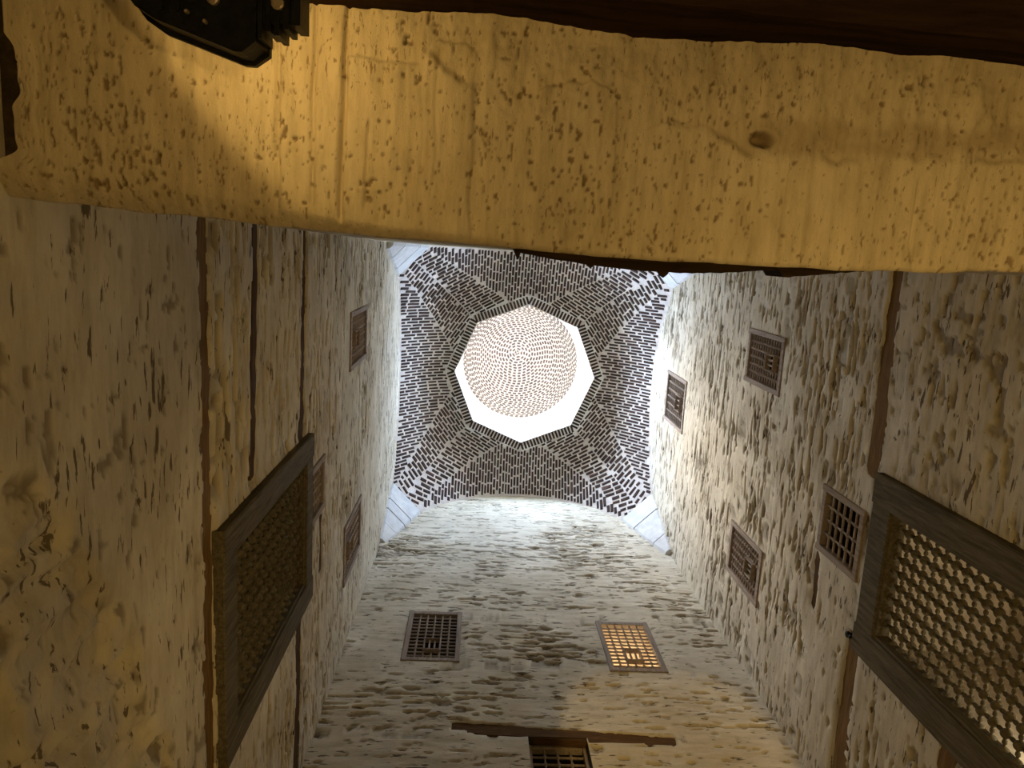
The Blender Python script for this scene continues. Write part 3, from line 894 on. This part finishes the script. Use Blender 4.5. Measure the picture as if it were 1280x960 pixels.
# the floodlight in view, hung from the beam on a bracket
def prism(mb, pts, z0, z1, grow=0.0):
    cx = sum(p[0] for p in pts) / len(pts); cy = sum(p[1] for p in pts) / len(pts); n = len(pts)
    v = [(x, y, z0) for x, y in pts] + [(cx + (x - cx) * (1 + grow), cy + (y - cy) * (1 + grow), z1) for x, y in pts]
    mb.add(v, [tuple(range(n))[::-1], tuple(range(n, 2 * n))] + [(k, (k + 1) % n, n + (k + 1) % n, n + k) for k in range(n)])
LB = Vector((-.55, -.47, 1.5 + CZ))
lamp = bpy.data.objects.new('floodlight', None); lamp.location = LB; link(lamp)
tag(lamp, 'black finned floodlight hanging top left, shining up onto the lintel', 'lamp')
def lp(pts): return [(x - LB.x, y - LB.y) for x, y in pts]
m = MB(); prism(m, lp([(-.43, -.60), (-.437, -.358), (-.462, -.338), (-.476, -.338), (-.62, -.385), (-.655, -.405), (-.69, -.45), (-.69, -.60)]), 0, .075, .02); body = m.build('housing', M_black, lamp)
m = MB(); prism(m, lp([(-.425, -.61), (-.432, -.35), (-.46, -.33), (-.48, -.33), (-.63, -.378), (-.665, -.40), (-.70, -.445), (-.70, -.61)]), .075, .092); m.build('rim', M_black, lamp)
m = MB(); prism(m, lp([(-.445, -.58), (-.45, -.37), (-.48, -.355), (-.62, -.40), (-.67, -.45), (-.67, -.58)]), .092, .096); m.build('lamp_glass', emit('floodlight_glass', WARM, 2), lamp)
for x0, x1, yt in ((-.432, -.424, -.362), (-.417, -.409, -.376), (-.402, -.392, -.370), (-.386, -.376, -.382), (-.370, -.354, -.390)):
    m = MB(); m.box(x0 - LB.x, x1 - LB.x, -.60 - LB.y, yt - LB.y, -.004, .07); m.build('cooling_fin', M_black, lamp)
m = MB(); m.box(-.436 - LB.x, -.356 - LB.x, -.59 - LB.y, -.392 - LB.y, .004, .062); m.build('heat_sink', M_black, lamp)
for bx, by, rr in ((-.512, -.425, .011), (-.395, -.425, .012), (-.56, -.40, .004), (-.527, -.385, .004)):
    m = MB(); m.lathe('z', (bx - LB.x, by - LB.y, 0), [(-.010, rr * .7), (-.008, rr), (.002, rr)], 10); m.build('bolt', M_bolt, lamp)
for k in range(2):
    m = MB(); x = -.615 + k * .03; m.add([(x - LB.x, -.60 - LB.y, -.006), (x + .006 - LB.x, -.60 - LB.y, -.006), (x + .012 - LB.x, -.40 - LB.y, -.006), (x + .006 - LB.x, -.40 - LB.y, -.006),
              (x - LB.x, -.60 - LB.y, .002), (x + .006 - LB.x, -.60 - LB.y, .002), (x + .012 - LB.x, -.40 - LB.y, .002), (x + .006 - LB.x, -.40 - LB.y, .002)],
              [(0, 3, 2, 1), (4, 5, 6, 7), (0, 1, 5, 4), (1, 2, 6, 5), (2, 3, 7, 6), (3, 0, 4, 7)]); m.build('rib', M_black, lamp)
m = MB(); m.box(-.04, -.01, -.30, -.11, .03, .042); m.box(-.04, -.01, -.30, -.288, .03, .35); m.build('bracket', M_black, lamp)
ld = bpy.data.lights.new('floodlight_beam', 'SPOT'); ld.energy = 4.5; ld.color = WARM; ld.spot_size = math.radians(159); ld.spot_blend = .10; ld.shadow_soft_size = .03
lo = link(bpy.data.objects.new('floodlight_beam', ld), lamp); lo.location = (0, 0, .13); aim(lo, (.55, -.45, .7))
floodlight('floodlight in the side room aimed under the lintel at the far wall', (1.9, -1.05, .80 + CZ), (.03, 5.2, 4.9), 0, 560, 8.5, .3)
floodlight('added unseen fill lamp on the floor under the shaft, warming the walls', (.8, .1, .14), (.02, .02, 1.0), 0, 108, 80, .4)  # added fill light from below, no such lamp in view
floodlight('added unseen fill lamp on the floor beside the left wall, brightening the right wall', (-.5, .7, .14), (3.6, .8, 5.4), 0, 170, 32, .8)  # added fill to lift the right wall beside the lintel
floodlight('added unseen fill lamp on the floor beside the right wall, brightening the left screen', (2.4, .9, .14), (-3.6, 1.1, 6.6), 0, 210, 17, .8)  # added narrow fill to lift the large left screen
st_ = bpy.data.objects.new('lamp_stand', None); st_.location = (1.9, -1.16, 0); link(st_)
tag(st_, 'black steel pole carrying the side room floodlight', 'lamp stand')
m = MB(); m.lathe('z', (0, 0, 0), [(0, .17), (.012, .17), (.02, .03)], 16); m.build('base', M_black, st_)
m = MB(); m.lathe('z', (0, 0, 0), [(.01, .018), (.80 + CZ - .13, .018)], 10); m.build('pole', M_black, st_)
